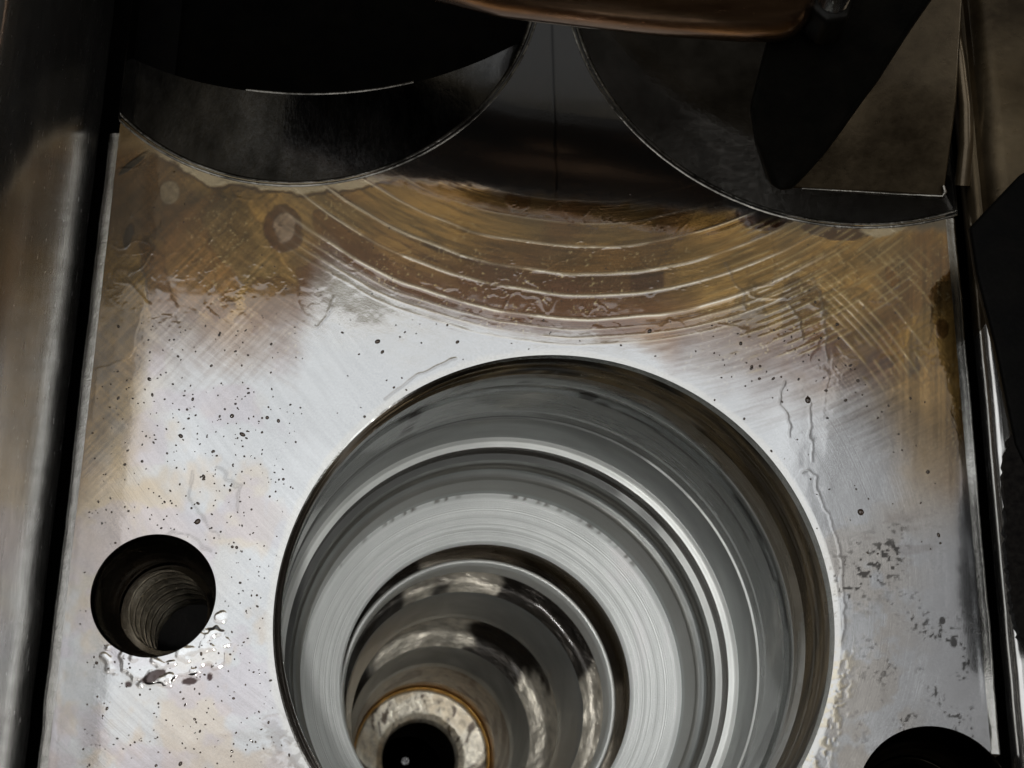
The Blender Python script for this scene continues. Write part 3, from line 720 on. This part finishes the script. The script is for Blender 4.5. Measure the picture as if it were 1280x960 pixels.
V, Fc = tube(bp + cap, [RB] * len(bp) + cr, 64); mesh_obj('shaft_body', V, Fc, M['bar'], shaft)

def prism(name, top, drop, mat, parent, bev=0.03):
    import bmesh
    bm = bmesh.new()
    org = np.zeros(3); p = parent
    while p is not None: org = org + np.array(p.location); p = p.parent
    a = [bm.verts.new(tuple(np.array(q) - org)) for q in top]; b = [bm.verts.new(tuple(np.array(q) + np.array(drop) - org)) for q in top]
    bm.faces.new(a); bm.faces.new(b[::-1])
    for i in range(len(a)): bm.faces.new((a[i], b[i], b[(i + 1) % len(a)], a[(i + 1) % len(a)]))
    bmesh.ops.recalc_face_normals(bm, faces=bm.faces)
    bmesh.ops.bevel(bm, geom=list(bm.edges), offset=bev, segments=3, affect='EDGES', profile=.6)
    me = bpy.data.meshes.new(name); bm.to_mesh(me); bm.free()
    me.polygons.foreach_set('use_smooth', [True] * len(me.polygons)); me.materials.append(mat)
    o = bpy.data.objects.new(name, me); COL.objects.link(o); o.parent = parent
    return o
arm = empty('valve_rocker', tuple(at(980, 236, 0.0))); tag(arm, 'black oily wedge-shaped rocker arm leaning over the right valve pocket', 'rocker')
prism('arm_body', [at(960, 230, .34), at(975, 239, .34), at(990, 238, .34), at(1012, 215, .45), at(1034, 190, .58), at(1056, 160, .72), at(1076, 131, .88), at(1097, 104, 1.0), at(1120, 68, 1.15), at(1142, 34, 1.3), at(1166, 0, 1.45), at(1215, -80, 1.8), at(1000, -80, 1.8), at(962, 40, 1.25), at(938, 135, .85), at(944, 180, .6)], (0.03, 0.14, -0.22), M['black'], arm, .05)
nc_ = at(1037, 12, 1.6)
a6 = np.radians(np.arange(6) * 60 + 12)
prism('adjusting_nut', [nc_ + np.array([.17 * math.cos(a), .17 * math.sin(a), .10]) for a in a6], (0, 0, -.35), M['black'], arm, .045)
V, Fc = tube([nc_ + np.array([0, 0, -.1]), nc_ + np.array([0.02, 0.02, .35]), nc_ + np.array([0.022, .022, .39])], [.11, .11, .07], 24); mesh_obj('adjusting_screw', V, Fc, M['pocket'], arm)

pb = [at(985, 236, .12), at(1100, 241, .12), at(1180, 246, .12), at(1196, 130, .48), at(1208, -60, 1.05), at(1100, -60, 1.05), at(985, -60, 1.05), at(985, 130, .48)]
ped = prism('pedestal', pb, (0, .35, -.19), M['tan'], head, .022)
V, Fc = tube([at(1002, 236, .135), at(1060, 239, .135), at(1120, 243, .135), at(1178, 246.5, .135), at(1181, 240, .16), at(1179, 232, .18)], [.012, .010, .013, .016, .02, .012], 10); mesh_obj('lit_edge', V, Fc, M['lip'], ped)
# upright rib at the corner and dark cover rail on the right
rb0 = at(1203, 232, .15)
V, Fc = tube([rb0, at(1208, 180, .3), at(1207, 130, .45), at(1200, 70, .6), at(1190, 20, .75), at(1170, -30, .9)], [.06, .06, .055, .05, .05, .04], 24); mesh_obj('corner_rib', V, Fc, M['tan'], head)
rail = empty('cover_rail', tuple(at(1270, 400, 1.0))); tag(rail, 'black oily cover rail slanting down beside the right deck edge', 'rail')
prism('rail_body', [at(1208, 290, .52), at(1216, 345, .52), at(1240, 440, .52), at(1264, 560, .52), at(1330, 700, .52), at(1450, 600, .52), at(1400, 150, .52), at(1270, 225, .52)], (0, 0, .10), M['void'], rail, .03)
gk = []
rg = np.random.default_rng(3)
ptsL = [(1262, 548), (1256, 575), (1255, 610), (1258, 650), (1257, 690), (1262, 720), (1264, 750), (1268, 775), (1276, 798)]
out = []
for (x0, y0), (x1, y1) in zip(ptsL[:-1], ptsL[1:]):
    for k in range(6): out.append((x0 + (x1 - x0) * k / 6 + rg.uniform(-2.2, 2.2), y0 + (y1 - y0) * k / 6))
out += [(1300, 820), (1330, 680), (1300, 540), (1272, 538)]
gas = empty('carbon_crust', tuple(at(1290, 680, .2))); tag(gas, 'jagged black carbon crust on the right wall at the photo edge', 'crust')
prism('crust_body', [at(x, y, .60) for x, y in out], (0, 0, -.08), M['rubber'], gas, .004)

# ------------------------------------------------------------------ oil droplets lying on the deck
rg = np.random.default_rng(21)
dv, df = [], []
def dome(c, r, hgt):
    n = 10; b = len(dv)
    e = rg.uniform(.75, 1.3); ro = rg.uniform(0, 3.1)
    for (q, hh) in ((1.0, -0.01), (.8, .55 * hgt), (.4, .92 * hgt)):
        for k in range(n):
            a = k / n * 2 * math.pi; u, v = r * q * math.cos(a) * e, r * q * math.sin(a) / e
            dv.append((c[0] + u * math.cos(ro) - v * math.sin(ro), c[1] + u * math.sin(ro) + v * math.cos(ro), c[2] + hh))
    dv.append((c[0], c[1], c[2] + hgt))
    for l in range(2):
        for k in range(n): df.append((b + l * n + k, b + l * n + (k + 1) % n, b + (l + 1) * n + (k + 1) % n, b + (l + 1) * n + k))
    for k in range(n): df.append((b + 2 * n + k, b + 2 * n + (k + 1) % n, b + 3 * n))
def ok(p, mg=.03):
    return all(math.hypot(p[0] - c[0], p[1] - c[1]) > c[2] + mg for c in (BORE, HOLE1, HOLE2, POCK1, POCK2)) and XL + .05 < p[0] < XR - .05
hz = height.copy()
def put(x, y, rp):
    p = at(x, y)
    if not ok(p): return
    i = np.argmin((dx - p[0]) ** 2 + (dy - p[1]) ** 2)
    r = rp * .00575; dome((p[0], p[1], DV[i, 2] - .001), r, r * .45)
for _ in range(330):
    x = rg.normal(265, 75); y = rg.uniform(405, 660) if rg.random() < .6 else rg.uniform(660, 960)
    if 105 < x < 420: put(x, y, 0.85 + abs(rg.normal(0, .75)))
for _ in range(60): put(rg.uniform(420, 800), rg.uniform(390, 540), 1.0 + abs(rg.normal(0, .6)))
for _ in range(60): put(rg.normal(980, 70), rg.normal(450, 35), 1.2 + abs(rg.normal(0, .8)))
for _ in range(40): put(rg.uniform(960, 1180), rg.uniform(480, 700), 1.0 + abs(rg.normal(0, .7)))
for _ in range(190): put(rg.uniform(160, 1130), rg.uniform(240, 420), 0.6 + abs(rg.normal(0, .45)))
for _ in range(330): put(rg.uniform(100, 370), rg.uniform(480, 960), 0.8 + abs(rg.normal(0, .7)))
for x, y, r in ((303, 543, 4), (334, 522, 3), (348, 526, 3), (247, 652, 4.5), (290, 520, 3.5), (472, 427, 4), (478, 440, 3), (226, 545, 3.5), (868, 640, 5), (1076, 640, 5), (1010, 500, 5), (1160, 590, 3), (812, 414, 3.5)): put(x, y, r)
dro = mesh_obj('oil_droplets', dv, df, M['drop'], None)
tag(dro, 'tiny dark oil droplets scattered over the metal deck', 'oil droplets', kind='stuff')
